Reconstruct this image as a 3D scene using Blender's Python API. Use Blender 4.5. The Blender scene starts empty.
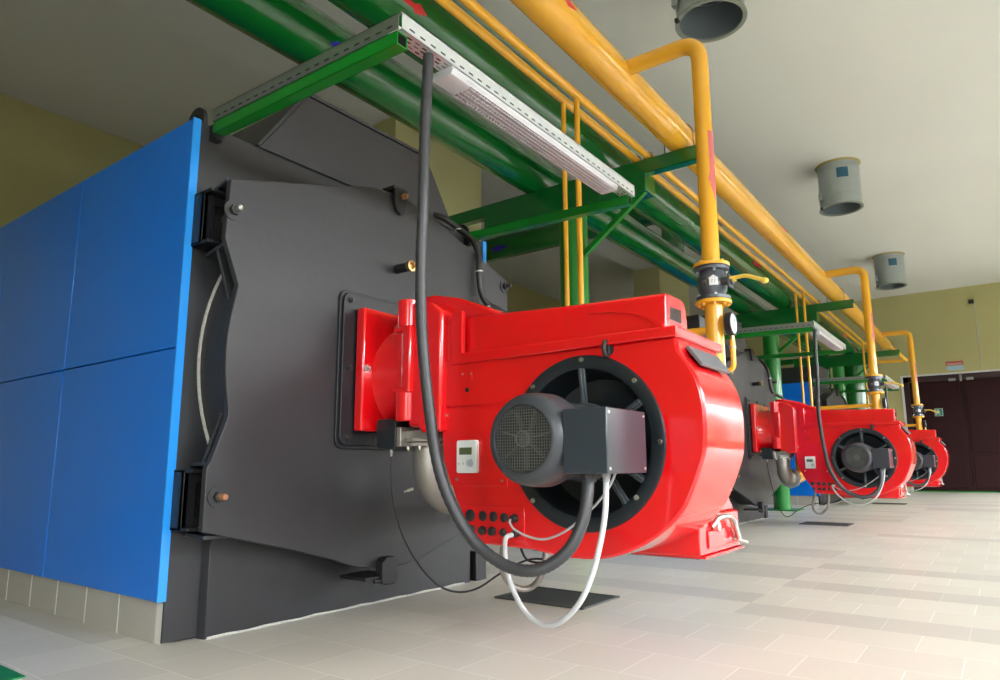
import bpy, bmesh, math, random
from mathutils import Vector, Matrix, Quaternion
random.seed(7)
SC = bpy.context.scene
COL = SC.collection
PI = math.pi

# ------------------------------------------------------------------ materials
def srgb(r, g, b):
    f = lambda c: (c/255/12.92) if c/255 <= .04045 else ((c/255+.055)/1.055)**2.4
    return (f(r), f(g), f(b), 1)

MATS = {}
SET = [None]   # measured correction of a thing's own proportions
def mat(name, col, rough=.5, metal=0., coat=0., noise=0., nscale=6., bump=0., bscale=60., emit=None, spec=.5, stretch=None):
    if name in MATS: return MATS[name]
    m = bpy.data.materials.new(name); m.use_nodes = True
    nt = m.node_tree; b = nt.nodes['Principled BSDF']
    b.inputs['Base Color'].default_value = col
    b.inputs['Roughness'].default_value = rough
    b.inputs['Metallic'].default_value = metal
    b.inputs['Coat Weight'].default_value = coat
    b.inputs['Coat Roughness'].default_value = .06
    b.inputs['Specular IOR Level'].default_value = spec
    tc = nt.nodes.new('ShaderNodeTexCoord')
    src = tc.outputs['Object']
    if stretch:
        mp = nt.nodes.new('ShaderNodeMapping'); mp.inputs['Scale'].default_value = stretch
        nt.links.new(src, mp.inputs['Vector']); src = mp.outputs['Vector']
    if noise:
        n = nt.nodes.new('ShaderNodeTexNoise'); n.inputs['Scale'].default_value = nscale
        n.inputs['Detail'].default_value = 5; nt.links.new(src, n.inputs['Vector'])
        mx = nt.nodes.new('ShaderNodeMix'); mx.data_type = 'RGBA'
        a = [c*(1-noise) for c in col[:3]]+[1]; c2 = [min(1, c*(1+noise)) for c in col[:3]]+[1]
        mx.inputs[6].default_value = a; mx.inputs[7].default_value = c2
        nt.links.new(n.outputs['Fac'], mx.inputs[0]); nt.links.new(mx.outputs[2], b.inputs['Base Color'])
        mr = nt.nodes.new('ShaderNodeMapRange')
        mr.inputs['To Min'].default_value = max(.02, rough*(1-noise)); mr.inputs['To Max'].default_value = min(1, rough*(1+noise))
        nt.links.new(n.outputs['Fac'], mr.inputs['Value']); nt.links.new(mr.outputs[0], b.inputs['Roughness'])
    if bump:
        n = nt.nodes.new('ShaderNodeTexNoise'); n.inputs['Scale'].default_value = bscale
        nt.links.new(src, n.inputs['Vector'])
        bp = nt.nodes.new('ShaderNodeBump'); bp.inputs['Strength'].default_value = bump; bp.inputs['Distance'].default_value = .01
        nt.links.new(n.outputs['Fac'], bp.inputs['Height']); nt.links.new(bp.outputs[0], b.inputs['Normal'])
    if emit:
        b.inputs['Emission Color'].default_value = col; b.inputs['Emission Strength'].default_value = emit
    MATS[name] = m
    return m

RED = mat('red_enamel', (.78, .004, .008, 1), .22, coat=.8, noise=.05, nscale=3)
BLUE = mat('blue_sheet', (.0, .175, .74, 1), .30, coat=.12, noise=.04, nscale=1.2)
BLUELIT = mat('blue_edge_lit', (.02, .30, .85, 1), .3)
BLACK = mat('boiler_black', (.027, .0275, .031, 1), .46, noise=.18, nscale=5, bump=.10, bscale=25)
BLACKD = mat('boiler_black_dark', (.011, .011, .014, 1), .42, noise=.2, nscale=8)
BOLT = mat('dark_bolt', (.06, .058, .055, 1), .4, metal=.6)
STEEL = mat('zinc_steel', (.62, .62, .60, 1), .28, metal=1., noise=.1, nscale=30)
GALV = mat('galvanised', (.36, .40, .40, 1), .36, metal=.85, noise=.15, nscale=25)  # shade on the arm tray's side put into a darker base
GALVW = mat('galvanised_bright', (.74, .78, .79, 1), .30, metal=.6, noise=.08, nscale=20)
BRASS = mat('brass', (.55, .36, .16, 1), .35, metal=1.)
RUST = mat('rusty_bolt', (.42, .20, .10, 1), .6, metal=.4, noise=.3, nscale=60)
ALU = mat('cast_aluminium', (.40, .38, .35, 1), .45, metal=.75, noise=.1, nscale=20, bump=.1)
YEL = mat('yellow_paint', (.93, .47, .032, 1), .26, coat=.4, noise=.05, nscale=5)
YELH = mat('yellow_handle', (.92, .66, .10, 1), .3, coat=.4)
GRN = mat('green_paint', (.003, .150, .020, 1), .24, coat=.5, noise=.08, nscale=4)
GRNB = mat('green_paint_bright', (.003, .21, .016, 1), .33, coat=.3, noise=.08, nscale=4)
ARROW = mat('red_sticker', (.75, .02, .015, 1), .5)
ARROWP = mat('faded_red_sticker', (.70, .16, .14, 1), .5)
ARROWB = mat('blue_sticker', (.03, .03, .45, 1), .5)
RUB = mat('black_rubber', (.022, .022, .024, 1), .45)
RUBG = mat('dark_corrugated', (.035, .036, .040, 1), .42)
GREYC = mat('grey_conduit', (.52, .53, .54, 1), .4)
WHITEC = mat('white_conduit', (.60, .61, .62, 1), .4)
MOTOR = mat('motor_grey', (.045, .050, .058, 1), .38, noise=.1, nscale=12)
BOXD = mat('junction_grey', (.030, .040, .052, 1), .30, coat=.3, noise=.1, nscale=8)
INNER = mat('inlet_black', (.014, .019, .024, 1), .38)
RIB = mat('rib_grey', (.06, .07, .08, 1), .35)
PLAST = mat('white_plastic', (.80, .83, .82, 1), .35)
LCD = mat('lcd', (.10, .13, .06, 1), .3)
GREYP = mat('grey_plate', (.13, .14, .15, 1), .4)
VALVE = mat('valve_grey', (.10, .115, .135, 1), .32, metal=.3, noise=.15, nscale=20)
DIAL = mat('dial_white', (.85, .88, .9, 1), .25)
VENT = mat('duct_grey', (.42, .47, .46, 1), .38, metal=.5, noise=.08, nscale=10)
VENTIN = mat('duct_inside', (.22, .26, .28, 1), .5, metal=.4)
VENTRIM = mat('duct_rim', (.25, .27, .22, 1), .5)
LABELB = mat('blue_label', (.03, .12, .2, 1), .4)
PUR = mat('foam_seal', (.45, .36, .14, 1), .8)
GASK = mat('white_gasket', (.55, .54, .50, 1), .7, noise=.5, nscale=120)
MATB = mat('floor_grate', (.10, .10, .10, 1), .5, metal=.4)
LAMPW = mat('lamp_white', (.62, .62, .64, 1), .3, coat=.3)
TUBEM = mat('lamp_tube', (.85, .78, .80, 1), .3)
REFL = mat('lamp_reflector', (.80, .74, .77, 1), .25, metal=.2)
DOORM = mat('maroon_door', (.022, .004, .005, 1), .6, spec=.2, noise=.1, nscale=4)
DOORF = mat('maroon_frame', (.028, .006, .008, 1), .4)
FRAMEW = mat('white_frame', (.7, .7, .68, 1), .5)
SIGNG = mat('sign_green', (.01, .20, .12, 1), .4)
SIGNW = mat('sign_white', (.7, .75, .7, 1), .4)
SIGNR = mat('sign_red', (.55, .08, .07, 1), .4)
SIGNB = mat('sign_blue', (.35, .55, .70, 1), .4)
WINDOWF = mat('window_frame', (.75, .75, .73, 1), .4)

def room_mat(name, col, noise=.04, rough=.8, nscale=.8):
    return mat(name, col, rough, noise=noise, nscale=nscale, bump=.05, bscale=40)
WALLM = room_mat('olive_wall', srgb(190, 184, 128))
PILM = room_mat('pilaster_wall', srgb(200, 196, 142))
CEILM = room_mat('ceiling_paint', srgb(226, 226, 217), noise=.03)

def tile_mat():
    m = bpy.data.materials.new('floor_tiles'); m.use_nodes = True
    nt = m.node_tree; N = nt.nodes; L = nt.links; b = N['Principled BSDF']
    tc = N.new('ShaderNodeTexCoord'); mp = N.new('ShaderNodeMapping')
    tw, th = .342, .322
    mp.inputs['Location'].default_value = (2.602+tw*20, -2.078+th*40, 0)
    L.new(tc.outputs['Object'], mp.inputs['Vector'])
    br = N.new('ShaderNodeTexBrick'); L.new(mp.outputs[0], br.inputs['Vector'])
    br.offset = .5; br.offset_frequency = 2; br.squash = 1
    br.inputs['Scale'].default_value = 1
    br.inputs['Brick Width'].default_value = tw; br.inputs['Row Height'].default_value = th
    br.inputs['Mortar Size'].default_value = .0022; br.inputs['Mortar Smooth'].default_value = .3
    br.inputs['Bias'].default_value = 0
    br.inputs['Color1'].default_value = srgb(206, 201, 189); br.inputs['Color2'].default_value = srgb(214, 209, 197)
    br.inputs['Mortar'].default_value = srgb(236, 234, 226)
    # whole courses and single tiles that are darker
    sx = N.new('ShaderNodeSeparateXYZ'); L.new(mp.outputs[0], sx.inputs[0])
    dv = N.new('ShaderNodeMath'); dv.operation = 'DIVIDE'; dv.inputs[1].default_value = th; L.new(sx.outputs['Y'], dv.inputs[0])
    fl = N.new('ShaderNodeMath'); fl.operation = 'FLOOR'; L.new(dv.outputs[0], fl.inputs[0])
    dx = N.new('ShaderNodeMath'); dx.operation = 'DIVIDE'; dx.inputs[1].default_value = tw*6; L.new(sx.outputs['X'], dx.inputs[0])
    fx = N.new('ShaderNodeMath'); fx.operation = 'FLOOR'; L.new(dx.outputs[0], fx.inputs[0])
    cb = N.new('ShaderNodeCombineXYZ'); L.new(fl.outputs[0], cb.inputs['X']); L.new(fx.outputs[0], cb.inputs['Y'])
    wn = N.new('ShaderNodeTexWhiteNoise'); wn.noise_dimensions = '2D'; L.new(cb.outputs[0], wn.inputs['Vector'])
    gt = N.new('ShaderNodeMath'); gt.operation = 'GREATER_THAN'; gt.inputs[1].default_value = .80; L.new(wn.outputs['Value'], gt.inputs[0])
    dm = N.new('ShaderNodeMath'); dm.operation = 'MULTIPLY'; dm.inputs[1].default_value = .45; L.new(gt.outputs[0], dm.inputs[0])
    mx = N.new('ShaderNodeMix'); mx.data_type = 'RGBA'; L.new(dm.outputs[0], mx.inputs[0])
    L.new(br.outputs['Color'], mx.inputs[6]); mx.inputs[7].default_value = srgb(172, 167, 160)
    nz = N.new('ShaderNodeTexNoise'); nz.inputs['Scale'].default_value = 1.3; L.new(tc.outputs['Object'], nz.inputs['Vector'])
    m2 = N.new('ShaderNodeMix'); m2.data_type = 'RGBA'; m2.blend_type = 'MULTIPLY'; m2.inputs[0].default_value = .25
    L.new(mx.outputs[2], m2.inputs[6]); L.new(nz.outputs['Color'], m2.inputs[7])
    hs = N.new('ShaderNodeHueSaturation'); hs.inputs['Saturation'].default_value = .8; L.new(m2.outputs[2], hs.inputs['Color'])
    L.new(mx.outputs[2], b.inputs['Base Color'])
    mr = N.new('ShaderNodeMapRange'); mr.inputs['To Min'].default_value = .28; mr.inputs['To Max'].default_value = .45
    L.new(nz.outputs['Fac'], mr.inputs['Value']); L.new(mr.outputs[0], b.inputs['Roughness'])
    bp = N.new('ShaderNodeBump'); bp.inputs['Strength'].default_value = .25; bp.inputs['Distance'].default_value = .002
    inv = N.new('ShaderNodeMath'); inv.operation = 'SUBTRACT'; inv.inputs[0].default_value = 1; L.new(br.outputs['Fac'], inv.inputs[1])
    L.new(inv.outputs[0], bp.inputs['Height']); L.new(bp.outputs[0], b.inputs['Normal'])
    return m
TILE = tile_mat()
SKIRT = mat('skirting_tile', srgb(176, 172, 162), .4, noise=.05, nscale=5)
GROUT = mat('grout', srgb(215, 213, 205), .7)

# ------------------------------------------------------------------ mesh helpers
class G:
    def __init__(s):
        s.bm = bmesh.new(); s.mi = 0
    def _f(s, vs):
        try:
            f = s.bm.faces.new(vs); f.material_index = s.mi; return f
        except ValueError:
            return None
    def box(s, x0, x1, y0, y1, z0, z1):
        v = [s.bm.verts.new((x, y, z)) for z in (z0, z1) for y in (y0, y1) for x in (x0, x1)]
        for q in ((0, 2, 3, 1), (4, 5, 7, 6), (0, 1, 5, 4), (2, 6, 7, 3), (0, 4, 6, 2), (1, 3, 7, 5)):
            s._f([v[i] for i in q])
        return s
    def bar(s, a, b, w, h, up=(0, 0, 1)):
        a = Vector(a); b = Vector(b); d = (b-a).normalized(); u = Vector(up)
        r = d.cross(u).normalized(); u = r.cross(d).normalized()
        q = [(-1, -1), (1, -1), (1, 1), (-1, 1)]
        A = [s.bm.verts.new(a+r*w/2*i+u*h/2*j) for i, j in q]; B = [s.bm.verts.new(b+r*w/2*i+u*h/2*j) for i, j in q]
        s._f(A[::-1]); s._f(B)
        for i in range(4): s._f([A[i], A[(i+1) % 4], B[(i+1) % 4], B[i]])
        return s
    def lathe(s, prof, o, d, n=32, closed=True):
        """prof: (radius, distance along d)"""
        o = Vector(o); d = Vector(d).normalized()
        t = Vector((0, 0, 1)) if abs(d.z) < .9 else Vector((1, 0, 0))
        u = d.cross(t).normalized(); w = d.cross(u)
        rings = []
        for r, h in prof:
            if r < 1e-6: rings.append([s.bm.verts.new(o+d*h)])
            else: rings.append([s.bm.verts.new(o+d*h+(u*math.cos(2*PI*i/n)+w*math.sin(2*PI*i/n))*r) for i in range(n)])
        for A, B in zip(rings, rings[1:]):
            for i in range(n):
                j = (i+1) % n
                if len(A) == 1 and len(B) == 1: continue
                if len(A) == 1: s._f([A[0], B[i], B[j]])
                elif len(B) == 1: s._f([A[i], B[0], A[j]])
                else: s._f([A[i], B[i], B[j], A[j]])
        if closed:
            if len(rings[0]) > 1: s._f(rings[0])
            if len(rings[-1]) > 1: s._f(rings[-1][::-1])
        return s
    def cyl(s, a, b, r, r2=None, n=24, closed=True):
        a = Vector(a); b = Vector(b)
        return s.lathe([(r, 0), (r if r2 is None else r2, (b-a).length)], a, b-a, n, closed)
    def tube(s, pts, r, n=12, corr=0.):
        pts = [Vector(p) for p in pts]
        T = []
        for i in range(len(pts)):
            a = pts[max(0, i-1)]; b = pts[min(len(pts)-1, i+1)]; T.append((b-a).normalized())
        t0 = Vector((0, 0, 1)) if abs(T[0].z) < .9 else Vector((1, 0, 0))
        u = T[0].cross(t0).normalized(); rings = []
        for i, p in enumerate(pts):
            if i:
                q = T[i-1].rotation_difference(T[i]); u = (q @ u); u = (u-T[i]*u.dot(T[i])).normalized()
            w = T[i].cross(u); rr = r*(1+(corr if i % 2 else -corr)) if corr else r
            rings.append([s.bm.verts.new(p+(u*math.cos(2*PI*k/n)+w*math.sin(2*PI*k/n))*rr) for k in range(n)])
        for A, B in zip(rings, rings[1:]):
            for k in range(n): s._f([A[k], A[(k+1) % n], B[(k+1) % n], B[k]])
        s._f(rings[0][::-1]); s._f(rings[-1])
        return s
    def prism(s, poly, ax, a, b):
        """poly in the two other axes (in x,y,z order), extruded along axis ax from a to b"""
        def P(q, t):
            c = list(q); c.insert(ax, t); return c
        A = [s.bm.verts.new(P(q, a)) for q in poly]; B = [s.bm.verts.new(P(q, b)) for q in poly]
        s._f(A); s._f(B[::-1]); n = len(poly)
        for i in range(n): s._f([A[i], B[i], B[(i+1) % n], A[(i+1) % n]])
        return s
    def sph(s, c, r, n=12):
        prof = [(r*math.sin(PI*i/n), -r*math.cos(PI*i/n)) for i in range(n+1)]
        return s.lathe(prof, c, (0, 0, 1), n*2, False)
    def bolt(s, c, d, r=.012, h=.010, w=.0):
        c = Vector(c); d = Vector(d).normalized()
        if w: s.lathe([(w, 0), (w, .004)], c, d, 20)
        s.lathe([(r, 0), (r, h), (r*.6, h+.001), (r*.6, h*1.6)], c, d, 6)
        return s
    def obj(s, name, m, parent=None, bev=0., seg=2, angle=38, props=None):
        bm = s.bm
        bmesh.ops.recalc_face_normals(bm, faces=bm.faces)
        me = bpy.data.meshes.new(name)
        off = Vector((0, 0, 0)); p = parent
        while p is not None: off += Vector(p.location); p = p.parent
        if SET[0]:
            for v in bm.verts: v.co = SET[0](v.co)
        bm.transform(Matrix.Translation(-off))
        bm.to_mesh(me); bm.free()
        me.polygons.foreach_set('use_smooth', [True]*len(me.polygons))
        me.set_sharp_from_angle(angle=math.radians(angle))
        for k in (m if isinstance(m, (list, tuple)) else [m]): me.materials.append(k)
        o = bpy.data.objects.new(name, me); COL.objects.link(o)
        if parent is not None: o.parent = parent
        if bev:
            md = o.modifiers.new('bevel', 'BEVEL'); md.width = bev; md.segments = seg
            md.limit_method = 'ANGLE'; md.angle_limit = math.radians(40)
            md.harden_normals = False
        if props:
            for k, v in props.items(): o[k] = v
        return o

def thing(name, label, cat, loc, group=None):
    o = bpy.data.objects.new(name, None); COL.objects.link(o)
    o.location = loc; o['label'] = label; o['category'] = cat; o.empty_display_size = .1
    if group: o['group'] = group
    return o
def tag(o, label, cat, group=None):
    o['label'] = label; o['category'] = cat
    if group: o['group'] = group
    return o
def dup(o, dy, label=None, parent=None):
    c = o.copy(); COL.objects.link(c)
    if parent is not None: c.parent = parent
    else: c.location = (o.location.x, o.location.y+dy, o.location.z)
    if label: c['label'] = label
    for ch in [k for k in KIDS.get(o.name, [])]: dup(ch, 0, None, c)
    return c
KIDS = {}
def index_kids():
    KIDS.clear()
    for o in bpy.data.objects:
        if o.parent is not None: KIDS.setdefault(o.parent.name, []).append(o)
def struct(g, name, m, **k):
    o = g.obj(name, m, **k); o['kind'] = 'structure'; return o

def arc(cx, cy, r, a0, a1, n):
    return [(cx+r*math.cos(math.radians(a0+(a1-a0)*i/n)), cy+r*math.sin(math.radians(a0+(a1-a0)*i/n))) for i in range(n+1)]
def spline(pts, sub=8):
    P = [Vector(p) for p in pts]; out = []
    for i in range(len(P)-1):
        p0 = P[max(0, i-1)]; p1 = P[i]; p2 = P[i+1]; p3 = P[min(len(P)-1, i+2)]
        for k in range(sub):
            t = k/sub
            out.append(.5*((2*p1)+(p2-p0)*t+(2*p0-5*p1+4*p2-p3)*t*t+(3*p1-p0-3*p2+p3)*t**3))
    out.append(P[-1]); return out
def rounded(path, r, n=8):
    """polyline with rounded corners"""
    P = [Vector(p) for p in path]; out = [P[0]]
    for i in range(1, len(P)-1):
        a = (P[i-1]-P[i]); b = (P[i+1]-P[i]); rr = min(r, a.length*.49, b.length*.49)
        A = P[i]+a.normalized()*rr; B = P[i]+b.normalized()*rr
        for k in range(n+1):
            t = k/n; out.append(A*(1-t)**2+P[i]*2*t*(1-t)+B*t*t)
    out.append(P[-1]); return out
def straight(a, b, n=2):
    a = Vector(a); b = Vector(b); return [a+(b-a)*i/n for i in range(n+1)]

OFF = [0, 6.89, 12.9]
WHICH = ['nearest', 'middle', 'farthest']
# ------------------------------------------------------------------ room shell
FARY, CEIL, LX, RX, BY = 24.0, 6.04, -11.0, 3.7, -5.0
g = G(); g.box(LX-.2, RX+.2, BY-.2, FARY+.2, -.2, 0); struct(g, 'floor', TILE)
g = G(); g.box(LX-.2, RX+.2, BY-.2, FARY+.2, CEIL, CEIL+.2); struct(g, 'ceiling', CEILM)
g = G(); g.box(LX-.2, LX, BY-.2, FARY+.2, 0, CEIL); struct(g, 'wall_left', WALLM)
# far wall with the opening of the gate
DX0, DX1, DZ = -2.32, .90, 3.45
g = G(); g.box(LX, DX0, FARY, FARY+.2, 0, CEIL); g.box(DX1, RX, FARY, FARY+.2, 0, CEIL); g.box(DX0, DX1, FARY, FARY+.2, DZ, CEIL)
struct(g, 'wall_far', WALLM)
# right wall with window openings
WY = [(-3.6, -.9), (.4, 3.1), (4.4, 7.1), (8.4, 11.1), (12.4, 15.1), (16.4, 19.1), (20.2, 22.9)]
WZ0, WZ1 = .7, 3.3
g = G(); ys = [BY]+[v for w in WY for v in w]+[FARY]
for a, b in zip(ys[::2], ys[1::2]): g.box(RX, RX+.2, a, b, 0, CEIL)
for a, b in WY: g.box(RX, RX+.2, a, b, 0, WZ0); g.box(RX, RX+.2, a, b, WZ1, CEIL)
struct(g, 'wall_right', WALLM)
WXB = [(-9.6, -7.2), (-6.0, -3.6), (-2.6, -.2), (.6, 3.0)]; WXB = WXB[3:]
g = G(); xs = [LX]+[v for w in WXB for v in w]+[RX]
for a, b in zip(xs[::2], xs[1::2]): g.box(a, b, BY-.2, BY, 0, CEIL)
for a, b in WXB: g.box(a, b, BY-.2, BY, 0, WZ0); g.box(a, b, BY-.2, BY, WZ1, CEIL)
struct(g, 'wall_near', WALLM)
n = 1
for a, b in WY:
    g = G()
    for y in (a, a+(b-a)/3, a+2*(b-a)/3, b): g.box(RX+.05, RX+.12, max(a, y-.03), min(b, y+.03), WZ0, WZ1)
    for z in (WZ0, 2.4, WZ1-.06): g.box(RX+.05, RX+.12, a, b, z, z+.06)
    struct(g, 'window_%d' % n, WINDOWF); n += 1
for a, b in WXB:
    g = G()
    for x in (a, (a+b)/2, b): g.box(max(a, x-.03), min(b, x+.03), BY-.12, BY-.05, WZ0, WZ1)
    for z in (WZ0, 2.4, WZ1-.06): g.box(a, b, BY-.12, BY-.05, z, z+.06)
    struct(g, 'window_%d' % n, WINDOWF); n += 1
# pilasters standing in the hall behind the boilers
for i, (y0, y1) in enumerate(((6.30, 8.27), (15.43, 17.4))):
    g = G(); g.box(-7.2, -6.5, y0, y1, 0, CEIL); struct(g, 'pilaster_%d' % (i+1), PILM)
g = G(); g.box(-7.2, -6.5, BY, FARY, 5.70, CEIL); struct(g, 'trim_5', CEILM)  # added downstand beam, keeps window light off the left ceiling
# tiled kerbs under the boilers
for k, dy in enumerate(OFF):
    g = G(); g.box(-5.95, -3.075, 1.605+dy, 1.66+dy, 0, .185)
    x = -3.075
    g.mi = 1
    g.box(-3.075, -3.03, 1.61+dy, 1.66+dy, 0, .18)
    while x > -5.9:
        x -= .342; g.box(x-.003, x+.003, 1.603+dy, 1.61+dy, 0, .185)
    struct(g, 'trim_%d' % (k+1), [SKIRT, GROUT])
# gate
g = G()
g.box(DX0, DX0+.14, FARY+.02, FARY+.12, 0, DZ); g.box(DX1-.14, DX1, FARY+.02, FARY+.12, 0, DZ); g.box(DX0, DX1, FARY+.02, FARY+.12, DZ-.16, DZ)
g.box(DX0, DX1, FARY+.13, FARY+.18, 0, DZ)  # unseen backing added to block light leaking between the leaves
frm = struct(g, 'door_1', DOORF)
g = G(); g.box(DX0-.06, DX0, FARY-.02, FARY+.02, 0, DZ+.05); g.box(DX1, DX1+.06, FARY-.02, FARY+.02, 0, DZ+.05); g.box(DX0, DX1, FARY-.02, FARY+.02, DZ, DZ+.05)
g.obj('door_frame', FRAMEW, frm)
mid = -.84
for x0, x1 in ((DX0+.14, mid-.01), (mid+.01, DX1-.14)):
    g = G(); g.box(x0, x1, FARY+.06, FARY+.11, .03, DZ-.16)
    for z0, z1 in ((.12, 1.05), (1.13, 2.05), (2.13, 3.22)):
        g.box(x0+.08, x1-.08, FARY+.045, FARY+.06, z0, z1)
    g.obj('door_leaf', DOORM, frm, bev=.012)
for x in (mid-.22, mid+.22):
    G().box(x-.09, x+.09, FARY-.01, FARY+.045, DZ-.20, DZ-.12).obj('door_closer', mat('closer_grey', (.3, .29, .26, 1), .5), frm, bev=.01)
G().box(mid-.03, mid+.03, FARY-.02, FARY+.045, DZ-.22, DZ+.02).obj('door_bolt', mat('closer_grey', (.3, .29, .26, 1), .5), frm, bev=.005)
g = G(); g.box(LX, DX0-.07, FARY-.015, FARY, 0, .09); struct(g, 'baseboard_far', SKIRT)
g = G(); g.box(DX0, RX, FARY-.03, FARY+.02, 0, .03); struct(g, 'trim_4', GRNB)
# signs
t = thing('exit_sign', 'small square green exit sign with white running figure on the maroon gate', 'sign', (-1.48, FARY+.03, 2.34))
X, Z, q = -1.48, 2.34, .62
G().box(X-.17*q, X+.17*q, FARY+.03, FARY+.045, Z-.18*q, Z+.18*q).obj('sign_border', SIGNW, t)
G().box(X-.155*q, X+.155*q, FARY+.022, FARY+.03, Z-.165*q, Z+.165*q).obj('sign_panel', SIGNG, t)
g = G(); yy = (FARY+.016, FARY+.022)
g.box(X-.13*q, X-.11*q, yy[0], yy[1], Z-.12*q, Z+.13*q); g.box(X-.13*q, X+.02*q, yy[0], yy[1], Z+.11*q, Z+.13*q); g.box(X+.0*q, X+.02*q, yy[0], yy[1], Z-.12*q, Z+.13*q)
g.cyl((X-.02*q, yy[0]-.002, Z+.065*q), (X-.02*q, yy[1], Z+.065*q), .028*q)
for a, b in (((0, .04), (-.02, -.04)), ((-.02, -.04), (.05, -.12)), ((-.02, -.03), (-.08, -.06)), ((-.08, -.06), (-.1, -.13)), ((0, .03), (.06, .0)), ((0, .03), (-.07, .02))):
    g.bar((X+a[0]*q, yy[0], Z+a[1]*q), (X+b[0]*q, yy[0], Z+b[1]*q), .012, .026*q, up=(1, 0, .01))
g.obj('pictogram', SIGNW, t)
t = thing('notice_sign', 'small notice with a red band above a pale blue band, over the maroon gate', 'sign', (-.95, FARY, 3.75))
mid = -.95; G().box(mid-.22, mid+.22, FARY-.012, FARY, 3.71, 3.83).obj('red_band', SIGNR, t)
G().box(mid-.20, mid+.22, FARY-.012, FARY, 3.57, 3.69).obj('blue_band', SIGNB, t)
g = G()
for z, m2 in ((3.765, 0), (3.735, 0)): g.box(mid-.19, mid+.19, FARY-.014, FARY-.012, z-.006, z+.006)
g.obj('lettering', SIGNW, t)
t = thing('wall_detector', 'small black box high on the far wall with a thin cable duct below', 'detector', (-.32, FARY, 5.55))
G().box(-.43, -.30, FARY-.08, FARY, 5.50, 5.62).obj('sensor_body', BLACKD, t, bev=.01)
G().box(-.300, -.278, FARY-.015, FARY, DZ+.05, 5.52).obj('cable_duct', mat('duct_white', (.55, .55, .5, 1), .6), t)
G().box(-.30, -.278, FARY-.015, FARY, 5.50, 5.52).obj('duct_elbow', mat('duct_white', (.55, .55, .5, 1), .6), t)

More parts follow.
